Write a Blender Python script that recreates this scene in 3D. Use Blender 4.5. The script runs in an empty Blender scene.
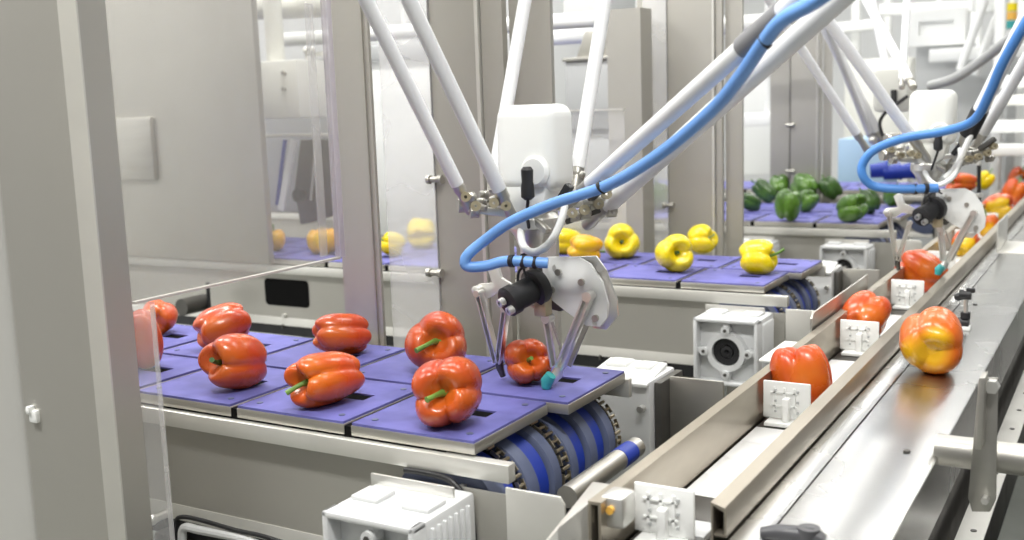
import bpy, bmesh, math, random
from mathutils import Vector, Matrix, noise
S = bpy.context.scene
COL = S.collection
random.seed(4)
# ------------------------------------------------------------------ camera
F, CX, CY, H = 1075.0, 512.0, 270.0, 0.37
XW = Vector((0.86508918, -0.04840271, 0.49927736))     # world axes seen from the camera
YW = Vector((0.50049315, 0.14990999, -0.85266265))
ZW = Vector((-0.03357548, 0.98751414, 0.15391074))
RM = Matrix((XW, YW, ZW))                               # camera -> world
CAM = Vector((0, 0, H))
RIGHT, UP, TOW = RM @ Vector((1, 0, 0)), RM @ Vector((0, 1, 0)), RM @ Vector((0, 0, 1))
def ray(u, v): return RM @ Vector((u-CX, -(v-CY), -F))
def aty(u, v, y): d = ray(u, v); return CAM + d*(y/d.y)
def atx(u, v, x): d = ray(u, v); return CAM + d*(x/d.x)
def atz(u, v, z): d = ray(u, v); return CAM + d*((z-H)/d.z)
def atd(u, v, dep): return CAM + ray(u, v)*(dep/F)
def depth(p): return -(RM.transposed() @ (p-CAM)).z
cd = bpy.data.cameras.new('camera'); cam = bpy.data.objects.new('camera', cd); COL.objects.link(cam)
cam.matrix_world = Matrix.Translation(CAM) @ RM.to_4x4()
cd.sensor_width = 36; cd.lens = 36*F/1024; cd.clip_start = 0.02; cd.clip_end = 100
cd.dof.use_dof = True; cd.dof.focus_distance = 1.45; cd.dof.aperture_fstop = 5.6
S.camera = cam
# ------------------------------------------------------------------ materials
def mat(name, col, rough=0.4, metal=0.0, spec=0.5, var=0.0, vscale=8, brushed=None, bump=0.0, coat=0, alpha=1, emit=None, trans=0, col2=None, c2scale=10, c2pos=(.45,.6)):
    m = bpy.data.materials.new(name); m.use_nodes = True
    nt = m.node_tree; b = nt.nodes['Principled BSDF']; L = nt.links
    b.inputs['Base Color'].default_value = (*col, 1); b.inputs['Roughness'].default_value = rough
    b.inputs['Metallic'].default_value = metal; b.inputs['Specular IOR Level'].default_value = spec
    b.inputs['Coat Weight'].default_value = coat; b.inputs['Coat Roughness'].default_value = 0.08
    b.inputs['Alpha'].default_value = alpha; b.inputs['Transmission Weight'].default_value = trans
    tc = nt.nodes.new('ShaderNodeTexCoord')
    if emit: b.inputs['Emission Color'].default_value = (*emit[:3], 1); b.inputs['Emission Strength'].default_value = emit[3]
    if var or brushed or bump or col2:
        mp = nt.nodes.new('ShaderNodeMapping'); L.new(tc.outputs['Object'], mp.inputs['Vector'])
        if brushed: mp.inputs['Scale'].default_value = brushed
        n = nt.nodes.new('ShaderNodeTexNoise'); n.inputs['Scale'].default_value = vscale; n.inputs['Detail'].default_value = 5
        L.new(mp.outputs['Vector'], n.inputs['Vector'])
        if col2:
            n2 = nt.nodes.new('ShaderNodeTexNoise'); n2.inputs['Scale'].default_value = c2scale; n2.inputs['Detail'].default_value = 2
            L.new(tc.outputs['Object'], n2.inputs['Vector'])
            rp = nt.nodes.new('ShaderNodeValToRGB'); rp.color_ramp.elements[0].position, rp.color_ramp.elements[1].position = c2pos
            rp.color_ramp.elements[0].color = (*col, 1); rp.color_ramp.elements[1].color = (*col2, 1)
            L.new(n2.outputs['Fac'], rp.inputs['Fac']); src = rp.outputs['Color']
        else:
            src = None
        if var:
            mx = nt.nodes.new('ShaderNodeMix'); mx.data_type = 'RGBA'; mx.blend_type = 'MULTIPLY'; mx.inputs['Factor'].default_value = 1
            mr = nt.nodes.new('ShaderNodeMapRange'); mr.inputs['From Min'].default_value = .3; mr.inputs['From Max'].default_value = .7
            mr.inputs['To Min'].default_value = 1-var; mr.inputs['To Max'].default_value = 1
            L.new(n.outputs['Fac'], mr.inputs['Value'])
            if src: L.new(src, mx.inputs['A'])
            else: mx.inputs['A'].default_value = (*col, 1)
            L.new(mr.outputs['Result'], mx.inputs['B']); src = mx.outputs['Result']
            r2 = nt.nodes.new('ShaderNodeMapRange'); r2.inputs['From Min'].default_value = .3; r2.inputs['From Max'].default_value = .7
            r2.inputs['To Min'].default_value = min(1, rough*1.2); r2.inputs['To Max'].default_value = rough*.85
            L.new(n.outputs['Fac'], r2.inputs['Value']); L.new(r2.outputs['Result'], b.inputs['Roughness'])
        if src: L.new(src, b.inputs['Base Color'])
        if bump:
            bp = nt.nodes.new('ShaderNodeBump'); bp.inputs['Strength'].default_value = bump; bp.inputs['Distance'].default_value = .002
            L.new(n.outputs['Fac'], bp.inputs['Height']); L.new(bp.outputs['Normal'], b.inputs['Normal'])
    return m
M = dict(
 steel=mat('brushed_steel', (.56,.545,.50), .38, .9, var=.12, vscale=6, brushed=(1,1,6)),
 post=mat('satin_steel_sheet', (.52,.505,.46), .42, .6, var=.08, vscale=3),
 steelb=mat('bright_steel', (.82,.81,.77), .32, .8, var=.08, vscale=9),
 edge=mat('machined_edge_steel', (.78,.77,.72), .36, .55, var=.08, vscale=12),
 table=mat('polished_table_steel', (.54,.54,.53), .25, 1.0, var=.22, vscale=6, bump=.25),
 rail=mat('worn_rail_steel', (.50,.45,.37), .34, .85, var=.2, vscale=10, brushed=(2,.5,2)),
 dark=mat('dark_steel', (.13,.125,.115), .45, .7, var=.2, vscale=14),
 cast=mat('grey_cast_housing', (.70,.71,.71), .5, .1, var=.06, vscale=20, bump=.1),
 castin=mat('cast_recess_grey', (.50,.51,.53), .55, .1),
 white=mat('white_plastic', (.86,.87,.85), .35, var=.03, vscale=6),
 cream=mat('off_white_plastic', (.82,.82,.76), .4, var=.03, vscale=6),
 arm=mat('white_tube_plastic', (.84,.85,.86), .35, var=.03, vscale=20),
 traysteel=mat('tray_steel', (.62,.60,.55), .35, .9, var=.1, vscale=9),
 clamp=mat('grey_clamp_plastic', (.22,.22,.23), .5),
 belt=mat('white_belt_plastic', (.84,.84,.83), .45, var=.05, vscale=30),
 black=mat('black_rubber', (.018,.018,.02), .45, var=.3, vscale=20),
 void=mat('opening_shade', (.008,.008,.008), .9, spec=.05),  # near-black colour standing in for shade inside openings and gaps
 blackg=mat('dark_grey_plastic', (.06,.06,.065), .35),
 pad=mat('violet_blue_pad', (.165,.165,.47), .55, spec=.3, var=.15, vscale=18, col2=(.125,.125,.36), c2scale=14),
 disc=mat('grey_blue_disc', (.12,.145,.24), .45, var=.2, vscale=25),
 blue=mat('deep_blue_plastic', (.012,.04,.34), .4),
 hose=mat('light_blue_hose', (.17,.38,.82), .35, var=.06, vscale=14),
 hosed=mat('mid_blue_hose', (.08,.26,.66), .35, var=.06, vscale=14),
 teal=mat('teal_tape', (.05,.42,.42), .5, var=.3, vscale=60),
 brass=mat('worn_brass', (.50,.44,.30), .4, .7),
 chain=mat('chain_steel', (.42,.37,.27), .35, .9),
 wall=mat('white_wall_panel', (.74,.75,.75), .6, var=.03, vscale=1.5),
 floor=mat('dark_resin_floor', (.16,.17,.15), .5, var=.25, vscale=4),
 ceil=mat('white_ceiling', (.9,.9,.9), .7, var=.02, vscale=2),
 lamp=mat('lamp_diffuser', (.9,.9,.9), .5, emit=(1,.99,.96,6)),
 mgrey=mat('grey_cabinet_paint', (.47,.48,.48), .5, var=.06, vscale=3),
 lblue=mat('pale_blue_crate', (.36,.52,.68), .5, var=.05, vscale=5),
 stemg=mat('green_stem', (.15,.29,.05), .45, var=.25, vscale=60),
 stemd=mat('dark_green_stem', (.05,.13,.03), .45, var=.25, vscale=60),
 stemp=mat('pale_green_stem', (.42,.50,.20), .45, var=.2, vscale=60),
 amber=mat('amber_plastic', (.8,.45,.08), .4),
)
def pane_mat(name, col, fac, gl=.04):
    m = bpy.data.materials.new(name); m.use_nodes = True; nt = m.node_tree; nt.nodes.clear()
    o = nt.nodes.new('ShaderNodeOutputMaterial'); t = nt.nodes.new('ShaderNodeBsdfTransparent')
    p = nt.nodes.new('ShaderNodeBsdfPrincipled'); p.inputs['Base Color'].default_value = (*col, 1); p.inputs['Roughness'].default_value = .12
    mx = nt.nodes.new('ShaderNodeMixShader'); tx = nt.nodes.new('ShaderNodeTexCoord'); n = nt.nodes.new('ShaderNodeTexNoise')
    n.inputs['Scale'].default_value = 5; nt.links.new(tx.outputs['Object'], n.inputs['Vector'])
    mr = nt.nodes.new('ShaderNodeMapRange'); mr.inputs['From Min'].default_value = .3; mr.inputs['From Max'].default_value = .7
    mr.inputs['To Min'].default_value = fac*.8; mr.inputs['To Max'].default_value = fac*1.2
    nt.links.new(n.outputs['Fac'], mr.inputs['Value']); nt.links.new(mr.outputs['Result'], mx.inputs['Fac'])
    nt.links.new(t.outputs[0], mx.inputs[1]); nt.links.new(p.outputs[0], mx.inputs[2]); nt.links.new(mx.outputs[0], o.inputs[0])
    return m
M['haze'] = pane_mat('reflection_haze_acrylic', (.54,.525,.49), .22)  # grey haze mixed into the pane colour imitates its reflection
M['acry'] = pane_mat('clear_acrylic', (.85,.85,.85), .16)
M['acryw'] = pane_mat('milky_acrylic', (.88,.88,.88), .30)
M['acryp'] = pane_mat('acrylic_cut_edge', (.70,.66,.72), .55)
def pep_mat(name, c, c2=None, pos=(.45,.6), sc=16):
    return mat(name, c, .27, var=.12, vscale=22, coat=.25, col2=c2, c2scale=sc, c2pos=pos, bump=.05)
M['red'] = pep_mat('red_pepper_skin', (.55,.055,.009), (.64,.13,.013), (.42,.68))
M['ored'] = pep_mat('orange_red_pepper_skin', (.66,.075,.008), (.70,.16,.013), (.42,.68))
M['yel'] = pep_mat('yellow_pepper_skin', (.86,.68,.006), (.84,.58,.004), (.5,.75))
M['yelo'] = pep_mat('orange_yellow_pepper_skin', (.80,.38,.004), (.80,.50,.006), (.4,.7))
M['grn'] = pep_mat('green_pepper_skin', (.055,.145,.015), (.12,.26,.03), (.45,.7))
M['dgrn'] = pep_mat('dark_green_pepper_skin', (.032,.085,.014), (.065,.155,.022), (.45,.7))
M['mix'] = pep_mat('red_and_yellow_pepper_skin', (.66,.09,.015), (.80,.50,.01), (.50,.58), 9)
M['org'] = pep_mat('orange_pepper_skin', (.68,.13,.008), (.80,.44,.01), (.57,.65), 6)
# ------------------------------------------------------------------ mesh helpers
def frame_to(d):
    d = d.normalized(); a = Vector((0, 0, 1)) if abs(d.z) < .95 else Vector((1, 0, 0))
    x = a.cross(d).normalized(); y = d.cross(x); return x, y
class MB:
    def __init__(s): s.bm = bmesh.new()
    def box(s, x0, x1, y0, y1, z0, z1, bev=0, mtx=None, seg=2):
        t = bmesh.new(); bmesh.ops.create_cube(t, size=1)
        for v in t.verts: v.co = Vector(((x0+x1)/2+v.co.x*(x1-x0), (y0+y1)/2+v.co.y*(y1-y0), (z0+z1)/2+v.co.z*(z1-z0)))
        if bev: bmesh.ops.bevel(t, geom=list(t.edges), offset=bev, segments=seg, affect='EDGES', profile=.5)
        return s.merge(t, mtx)
    def merge(s, t, mtx=None):
        if mtx: bmesh.ops.transform(t, matrix=mtx, verts=t.verts)
        me = bpy.data.meshes.new('t'); t.to_mesh(me); t.free(); s.bm.from_mesh(me); bpy.data.meshes.remove(me); return s
    def cyl(s, p0, p1, r, r1=None, n=24, cap=True):
        return s.tube([p0, p1], [r, r if r1 is None else r1], n, cap)
    def tube(s, pts, r, n=12, cap=True):
        pts = [Vector(p) for p in pts]; rs = r if isinstance(r, (list, tuple)) else [r]*len(pts)
        bm = s.bm; rings = []; x = None
        for i, p in enumerate(pts):
            d = (pts[min(i+1, len(pts)-1)]-pts[max(i-1, 0)])
            if d.length < 1e-9: d = Vector((0,0,1))
            d.normalize()
            if x is None: x, y = frame_to(d)
            else:
                x = (x-d*x.dot(d)).normalized(); y = d.cross(x)
            rings.append([bm.verts.new(p+(x*math.cos(a)+y*math.sin(a))*rs[i]) for a in [2*math.pi*k/n for k in range(n)]])
        for a, b in zip(rings, rings[1:]):
            for k in range(n): bm.faces.new((a[k], a[(k+1) % n], b[(k+1) % n], b[k]))
        if cap: bm.faces.new(rings[0][::-1]); bm.faces.new(rings[-1])
        return s
    def lathe(s, prof, o, d, n=32):           # prof: (r, h) along axis d from o
        d = Vector(d).normalized(); x, y = frame_to(d); o = Vector(o); bm = s.bm; rings = []
        for r, h in prof: rings.append([bm.verts.new(o+d*h+(x*math.cos(a)+y*math.sin(a))*r) for a in [2*math.pi*k/n for k in range(n)]])
        for a, b in zip(rings, rings[1:]):
            for k in range(n): bm.faces.new((a[k], a[(k+1) % n], b[(k+1) % n], b[k]))
        if prof[0][0] > 1e-6 and prof[0] != prof[-1]: bm.faces.new(rings[0][::-1]); bm.faces.new(rings[-1])
        return s
    def prism(s, pts, off, bev=0):            # polygon (3-D points) extruded by a vector
        t = bmesh.new(); off = Vector(off); a = [t.verts.new(Vector(p)) for p in pts]; b = [t.verts.new(Vector(p)+off) for p in pts]
        n = len(a); t.faces.new(a[::-1]); t.faces.new(b)
        for k in range(n): t.faces.new((a[k], a[(k+1) % n], b[(k+1) % n], b[k]))
        bmesh.ops.recalc_face_normals(t, faces=t.faces)
        if bev: bmesh.ops.bevel(t, geom=list(t.edges), offset=bev, segments=2, affect='EDGES', profile=.5)
        return s.merge(t)
    def bar(s, p0, p1, w, h, up=(0,0,1), bev=0):   # rectangular bar
        p0, p1 = Vector(p0), Vector(p1); d = (p1-p0); l = d.length; d.normalize(); up = Vector(up)
        x = up.cross(d)
        if x.length < 1e-3: x = Vector((1,0,0)).cross(d)
        x.normalize(); y = d.cross(x)
        m = Matrix((( x.x, y.x, d.x, p0.x),(x.y, y.y, d.y, p0.y),(x.z, y.z, d.z, p0.z),(0,0,0,1)))
        return s.box(-w/2, w/2, -h/2, h/2, 0, l, bev, m)
    def ball(s, c, r, n=16):
        t = bmesh.new(); bmesh.ops.create_uvsphere(t, u_segments=n, v_segments=max(6, n//2), radius=r); return s.merge(t, Matrix.Translation(Vector(c)))
    def build(s, name, m, parent=None, smooth=35):
        bmesh.ops.recalc_face_normals(s.bm, faces=s.bm.faces)
        me = bpy.data.meshes.new(name); s.bm.to_mesh(me); s.bm.free()
        for p in me.polygons: p.use_smooth = True
        me.set_sharp_from_angle(angle=math.radians(smooth))
        me.materials.append(M[m] if isinstance(m, str) else m)
        o = bpy.data.objects.new(name, me); COL.objects.link(o)
        if parent: o.parent = parent
        return o
def tag(o, label, cat, group=None, kind=None):
    if label: o['label'] = label
    if cat: o['category'] = cat
    if group: o['group'] = group
    if kind: o['kind'] = kind
    return o
def thing(name, label, cat, group=None, loc=(0,0,0)):
    o = bpy.data.objects.new(name, None); COL.objects.link(o); o.location = loc; o.empty_display_size = .05
    return tag(o, label, cat, group)
def struct(o): o['kind'] = 'structure'; return o
def curve(pts, k=8):                          # Catmull-Rom
    pts = [Vector(p) for p in pts]; P = [pts[0]*2-pts[1]]+pts+[pts[-1]*2-pts[-2]]; out = []
    for i in range(1, len(P)-2):
        a, b, c, d = P[i-1:i+3]
        for j in range(k):
            t = j/k; out.append(.5*((2*b)+(c-a)*t+(2*a-5*b+4*c-d)*t*t+(3*b-a-3*c+d)*t**3))
    return out+[pts[-1]]
# ------------------------------------------------------------------ room
ZF = -.95
struct(MB().box(-4.2, 3.2, -1.5, 10.1, ZF-.1, ZF).build('floor', 'floor'))
struct(MB().box(-4.3, -4.2, -1.5, 10.1, ZF, 2.6).build('wall_left', 'wall'))
struct(MB().box(-4.3, 3.2, 10.1, 10.2, ZF, 2.6).build('wall_back', 'wall'))
struct(MB().box(-4.3, 3.2, -1.5, 10.2, 2.6, 2.7).build('ceiling', 'ceil'))
for i, y in enumerate((-.3, 1.7, 3.7, 5.7, 7.7)):
    for j, x in enumerate((-3.1, -1.4, .3, 2.0)):
        l = thing('ceiling_light', 'long white ceiling light panel above the machine line', 'ceiling light', 'ceiling light panels over the line', (x, y, 2.57))
        MB().box(-.62,.62,-.17,.17,-.02,.03,.005).build('lamp_housing', 'white', l)
        MB().box(-.6,.6,-.15,.15,-.03,-.021).build('diffuser', 'lamp', l)
        if j < 3:
            ld = bpy.data.lights.new('panel_light', 'AREA'); ld.shape = 'RECTANGLE'; ld.size = 1.2; ld.size_y = .3
            ld.energy = 85 if y < 0 else (46 if j < 2 else 14) if y < 3 else 24; ld.color = (1, .985, .955)
            lo = bpy.data.objects.new('panel_light', ld); COL.objects.link(lo); lo.location = (x, y, 2.53)
w = bpy.data.worlds.new('world'); S.world = w; w.use_nodes = True
w.node_tree.nodes['Background'].inputs[0].default_value = (1, .99, .97, 1); w.node_tree.nodes['Background'].inputs[1].default_value = .26
# ------------------------------------------------------------------ infeed conveyors
PY, XE, PIT = 1.07, -.622, .1845
def plate_hole(mb, x0, x1, z0, z1, y0, y1, hx0, hx1, hz0, hz1):
    mb.box(x0, hx0, y0, y1, z0, z1); mb.box(hx1, x1, y0, y1, z0, z1)
    mb.box(hx0, hx1, y0, y1, z0, hz0); mb.box(hx0, hx1, y0, y1, hz1, z1)
def gearbox(parent_lab, x0, x1, y0, y1, z0, z1, back=True):
    """cast cube gearbox, open ribbed face towards -Y with a round bearing in it"""
    g = thing('gearbox', parent_lab, 'gearbox', None, ((x0+x1)/2, (y0+y1)/2, z0))
    ox, oy, oz = (x0+x1)/2, (y0+y1)/2, z0
    w_, h_, d_ = (x1-x0), z1-z0, y1-y0; cx, cz = 0, h_/2
    m = MB(); t = .008; yf = -d_/2
    m.box(-w_/2, w_/2, yf+.022, d_/2, 0, h_, .006)
    m.box(-w_/2, -w_/2+t, yf, yf+.024, 0, h_, .003); m.box(w_/2-t, w_/2, yf, yf+.024, 0, h_, .003)
    m.box(-w_/2, w_/2, yf, yf+.024, 0, t, .003); m.box(-w_/2, w_/2, yf, yf+.024, h_-t, h_, .003)
    for k in range(7):                       # ribs on the right flank
        yy = yf+.03+k*(d_-.04)/7; m.box(w_/2-.002, w_/2+.004, yy, yy+.004, .01, h_-.01, .001)
    for sx in (-.28, .28):                   # pads on top
        m.box(sx*w_-.018, sx*w_+.018, yf+.04, yf+.075, h_-.001, h_+.005, .002)
    m.build('housing', 'cast', g)
    fr = MB(); R = min(w_, h_)*.30
    fr.lathe([(R*.72, 0), (R, 0), (R, .018), (R*.72, .018), (R*.72, 0)], (cx, yf+.022, cz), (0, -1, 0), 40)
    fr.box(-w_/2+.004, -R*.9, yf+.006, yf+.022, cz-.006, cz+.006, .002); fr.box(R*.9, w_/2-.004, yf+.006, yf+.022, cz-.006, cz+.006, .002)
    fr.box(-.006, .006, yf+.006, yf+.022, cz+R*.9, h_-.004, .002); fr.box(-.006, .006, yf+.006, yf+.022, .004, cz-R*.9, .002)
    for a in range(4):
        px, pz = math.cos(a*math.pi/2)*R*1.12, math.sin(a*math.pi/2)*R*1.12
        fr.cyl((px, yf, cz+pz), (px, yf+.02, cz+pz), .008, n=16)
    fr.build('bearing_flange', 'cast', g)
    b = MB(); b.lathe([(R*.36, .004), (R*.70, .004), (R*.70, .010), (R*.36, .010), (R*.36, .004)], (cx, yf+.022, cz), (0, -1, 0), 40)
    b.lathe([(R*.30, 0), (R*.30, .012), (R*.12, .013), (0.0001, .006)], (cx, yf+.022, cz), (0, -1, 0), 32); b.build('bearing', 'black', g)
    sc = MB()
    for a in range(4):
        px, pz = math.cos(a*math.pi/2)*R*1.12, math.sin(a*math.pi/2)*R*1.12; sc.cyl((px, yf-.002, cz+pz), (px, yf+.001, cz+pz), .0035, n=6)
    sc.build('bolts', 'dark', g)
    hd = MB(); hd.box(-w_/2-.002, w_/2-.01, d_/2-.03, d_/2-.026, h_-.004, h_+.012, .001)
    hd.build('top_strap', 'steelb', g)
    return g
def conveyor(n, xl, label, slots=(), pads='pad'):
    y0 = .967+PY*n
    c = thing('infeed_conveyor', label, 'conveyor', None, (XE-.05, y0+.18, -.2))
    off = Vector(c.location)
    class L(MB):
        def build(s, *a, **k):
            bmesh.ops.translate(s.bm, vec=-off, verts=s.bm.verts); return MB.build(s, *a, **k)
    # trays
    for lane in range(3 if n == 2 else 2):
        ya, yb = y0+lane*.180, y0+.172+lane*.180
        x = XE+(.025 if lane else 0)
        while x > xl:
            xa = x-PIT+.0105
            t = L().box(xa, x, ya, yb, -.016, -.003, .0012).build('tray', 'traysteel', c)
            p = L(); hx, hy = (xa+x)/2+.028, (ya+yb)/2+.012
            # pad with a rectangular opening
            a0, a1, b0, b1 = hx-.022, hx+.022, hy-.013, hy+.013
            z0, z1 = -.0035, 0
            p.box(xa+.0015, a0, ya+.001, yb-.001, z0, z1); p.box(a1, x-.0015, ya+.001, yb-.001, z0, z1)
            p.box(a0, a1, ya+.001, b0, z0, z1); p.box(a0, a1, b1, yb-.001, z0, z1)
            pp = p.build('pad', pads, t)
            q = L(); q.box(a0, a1, b0, b1, -.0034, -.0022); q.build('slot_shade', 'void', t)  # black sheet painted as the dark inside the pad opening
            if n < 3:
                for sx in (xa+.02, x-.02):
                    for sy in (ya+.022, yb-.022): L().cyl((sx, sy, -.001), (sx, sy, .0009), .0042, n=10).build('screw', 'disc', t)
            x -= PIT
    # black filler between the trays, painted shade for the gaps
    L().box(xl, XE-.04, y0+.001, y0+(.525 if n == 2 else .345), -.036, -.0048).build('gap_shade_fill', 'void', c)
    # lip rail
    L().prism([(xl, y0-.009, -.0185), (xl, y0+.006, -.0185), (xl, y0+.006, -.0395), (xl, y0-.009, -.0395)], (XE+.048-xl, 0, 0), .001).build('lip_rail', 'edge', c)
    yk = .532 if n == 2 else .352; L().box(xl, XE+.03, y0+yk, y0+yk+.010, -.038, -.012, .001).build('back_rail', 'edge', c)
    # front panel, uncut; painted slots lie on it
    m = L()
    zb = -.172
    xs = xl
    m.box(xs, XE-.02, y0+.008, y0+.014, zb, -.0405)
    m.box(XE-.02, XE+.044, y0-.010, y0-.006, zb, -.052)
    m.box(XE-.02, XE-.014, y0-.010, y0+.010, zb, -.052)
    m.build('front_panel', 'post', c)
    for (a, b, z0, z1) in slots:
        q = []
        for (cx_, cz_, a0_) in ((b-.012, z1-.012, 0), (a+.012, z1-.012, 90), (a+.012, z0+.012, 180), (b-.012, z0+.012, 270)):
            for k_ in range(6): t_ = math.radians(a0_+k_*18); q.append((cx_+.012*math.cos(t_), y0+.0072, cz_+.012*math.sin(t_)))
        L().prism(q, (0, .0007, 0)).build('hand_slot_shade', 'void', c)  # flat black plate painted as the shade of an opening
        L().cyl((a+.062, y0+.008, z0-.025), (a+.062, y0+.002, z0-.025), .006, n=12).build('panel_bolt', 'steelb', c)
    L().prism([(xl, y0+.003, zb), (xl, y0+.007, zb+.016), (xl, y0+.0135, zb+.016), (xl, y0+.0135, zb-.004), (xl, y0+.003, zb-.004)], (XE-.0-xl, 0, 0)).build('bottom_flange', 'edge', c)
    L().box(xl, XE-.04, y0+.34, y0+.348, zb, -.04).build('back_panel', 'steel', c)
    if n < 3:
        # black strip below flange with studs
        m = L().box(xl, XE+.02, y0+.006, y0+.30, zb-.03, zb-.005); m.build('lower_channel', 'black', c)
        m = L()
        x = XE-.06
        while x > max(xl, -2.2): m.cyl((x, y0+.003, zb-.012), (x, y0+.003, zb-.001), .003, n=10); x -= .15
        m.build('studs', 'dark', c)
    # end drum: blue and grey discs, chains
    cx, cz, R = XE-.045, -.094, .070
    dd = []
    ys = [(.002,.036,'disc',1),(.037,.058,'blue',.93),(.060,.074,'chain',.97),(.076,.104,'disc',1),(.106,.135,'blue',.93),(.137,.160,'disc',1),
          (.163,.181,'chain',.98),(.184,.206,'disc',1),(.208,.235,'blue',.92),(.237,.262,'disc',1),(.264,.292,'blue',.92),(.294,.318,'disc',1),(.321,.336,'chain',.96)]
    for a, b, k, f in ys:
        if k == 'chain':
            m = L(); r = R*f
            m.cyl((cx, y0+a+.003, cz), (cx, y0+b-.003, cz), r*.93, n=40); m.build('sprocket', 'black', c)
            m = L(); N = 36 if n < 2 else 20
            for i in range(N):
                an = 2*math.pi*i/N; px, pz = cx+math.cos(an)*r, cz+math.sin(an)*r; tx, tz = -math.sin(an)*.0065, math.cos(an)*.0065
                m.cyl((px, y0+a, pz), (px, y0+b, pz), .0023, n=8)
                if i % 2 == 0:
                    for yy in (a, b-.0015): m.bar((px-tx, y0+yy, pz-tz), (px+tx, y0+yy, pz+tz), .0016, .0045, up=(math.cos(an), 0, math.sin(an)))
            m.build('drive_chain', 'chain', c)
        else:
            r = R*f; e = .004
            L().lathe([(.012, 0), (r-e, 0), (r, e*.6), (r, b-a-e*.6), (r-e, b-a), (.012, b-a), (.012, 0)], (cx, y0+a, cz), (0, 1, 0), 56).build('drum_disc', k, c)
    L().cyl((cx, y0-.012, cz), (cx, y0+.35, cz), .012, n=20).build('drum_shaft', 'steelb', c)
    # end cheek plate on the near side of the drum
    L().prism([(XE+.048, y0-.014, -.0415), (XE+.046, y0-.014, -.041), (XE+.046, y0-.014, -.17), (XE+.118, y0-.014, -.17), (XE+.118, y0-.014, -.050), (XE+.112, y0-.014, -.0415)], (0, .004, 0), .001).build('cheek_plate', 'edge', c)
    return c
conveyor(0, -2.3, 'nearest infeed conveyor of violet blue trays carrying red peppers', slots=())
conveyor(1, -3.1, 'second infeed conveyor of violet blue trays carrying yellow peppers', slots=((-1.940,-1.792,-.126,-.056),))
conveyor(2, -3.1, 'third infeed conveyor of violet blue trays carrying green peppers')
conveyor(3, -2.2, 'farthest infeed conveyor, half hidden behind the second robot')
gearbox('light grey cast gearbox at the bottom edge, under the nearest conveyor lip', -.735, -.615, .835, .955, -.175, -.052)
gearbox('light grey cast gearbox with round black bearing under the yellow pepper conveyor', -.728, -.600, 1.925, 2.03, -.180, -.050)
gearbox('light grey cast gearbox under the green pepper conveyor, nearer the main line', -.760, -.630, 3.0, 3.10, -.175, -.055)
gearbox('light grey cast gearbox behind the yellow pepper with the long stem', -1.02, -.90, 3.0, 3.10, -.175, -.055)
# bent metal drip strap hanging by the near gearbox
for n, lab in ((0, 'thin black cable looping behind the nearest gearbox'),):
    y = .955
    p = [aty(405, 470, y), aty(430, 474, y), aty(452, 482, y), aty(468, 505, y), aty(474, 540, y), aty(470, 570, y)]
    tag(MB().tube(curve(p), .0035, 10).build('cable', 'black'), lab, 'cable')
# drive cabinets and guard sheets behind each drum
for n, lab in ((0, 'squat light grey drive box behind the nearest blue drum'), (1, 'squat light grey drive box behind the second blue drum')):
    d = PY*n
    t = thing('drive_box', lab, 'drive box', None, (-.62, 1.45+d, -.2)); o = Vector(t.location)
    class L2(MB):
        def build(s, *a, **k):
            bmesh.ops.translate(s.bm, vec=-o, verts=s.bm.verts); return MB.build(s, *a, **k)
    L2().box(-.70, -.596, 1.40+d, 1.50+d, -.30, -.036, .004).build('case', 'cast', t)
    L2().prism([(-.70, 1.392+d, -.044), (-.597, 1.392+d, -.044), (-.604, 1.49+d, -.034), (-.70, 1.49+d, -.034)], (0, 0, .006), .002).build('lid', 'white', t)
    m = L2(); m.box(-.69, -.655, 1.45+d, 1.485+d, -.034, -.025, .003); m.box(-.642, -.615, 1.45+d, 1.485+d, -.034, -.026, .003); m.build('lid_lugs', 'white', t)
    L2().cyl((-.606, 1.398+d, -.075), (-.606, 1.386+d, -.075), .005, n=14).build('knob', 'steelb', t)
    L2().box(-.595, -.584, 1.415+d, 1.50+d, -.30, -.040, .001).build('side_channel', 'dark', t)
for n, lab in ((0, 'plain grey sheet metal guard left of the main line, by the nearest drum'), (1, 'small sheet metal guard left of the main line, below the green peppers')):
    d = PY*n
    tag(MB().box(-.582, -.500, 1.442+d, 1.446+d, -.20, -.036, .001).build('sheet_guard', 'steel'), lab, 'sheet guard')
# white plate and upright tab beside the left guard rail
xb_ = -.437; yn_, yf_ = atx(810,335,xb_).y, atx(866,300,xb_).y; zt_, zb_ = atx(810,314,xb_).z, atx(810,345,xb_).z
t = thing('bracket', 'upright grey plate with white foot beside the left guide rail', 'bracket', None, (xb_, yn_, zb_))
MB().prism([(0,0,0),(0,yf_-yn_,0),(0,yf_-yn_,zt_-zb_),(0,.012,zt_-zb_),(0,0,zt_-zb_-.008)], (.003,0,0)).build('upright_plate', 'steel', t)
MB().box(-.055, .0, -.09, .05, -.012, -.008, .001).build('white_foot', 'white', t)
# ------------------------------------------------------------------ main line
ml = thing('main_conveyor', 'long straight channel conveyor running away to the upper right', 'conveyor', None, (-.38, 3, -.2)); MO = Vector(ml.location)
class LM(MB):
    def build(s, *a, **k):
        bmesh.ops.translate(s.bm, vec=-MO, verts=s.bm.verts); return MB.build(s, *a, **k)
YE = 7.5
LM().prism([(-.430, .86, 0), (-.4165, .86, 0), (-.4165, .86, -.056), (-.4195, .86, -.056), (-.4195, .86, -.003), (-.427, .86, -.003), (-.427, .86, -.115), (-.430, .86, -.115)], (0, YE-.86, 0)).build('left_guide_rail', 'rail', ml)
LM().prism([(-.326, .905, 0), (-.313, .905, -.004), (-.311, .905, -.007), (-.311, .905, -.032), (-.323, .905, -.032), (-.323, .905, -.030), (-.3135, .905, -.030), (-.3135, .905, -.008), (-.324, .905, -.003), (-.324, .905, -.056), (-.326, .905, -.056)], (0, YE-.905, 0)).build('right_guide_rail', 'rail', ml)
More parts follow.
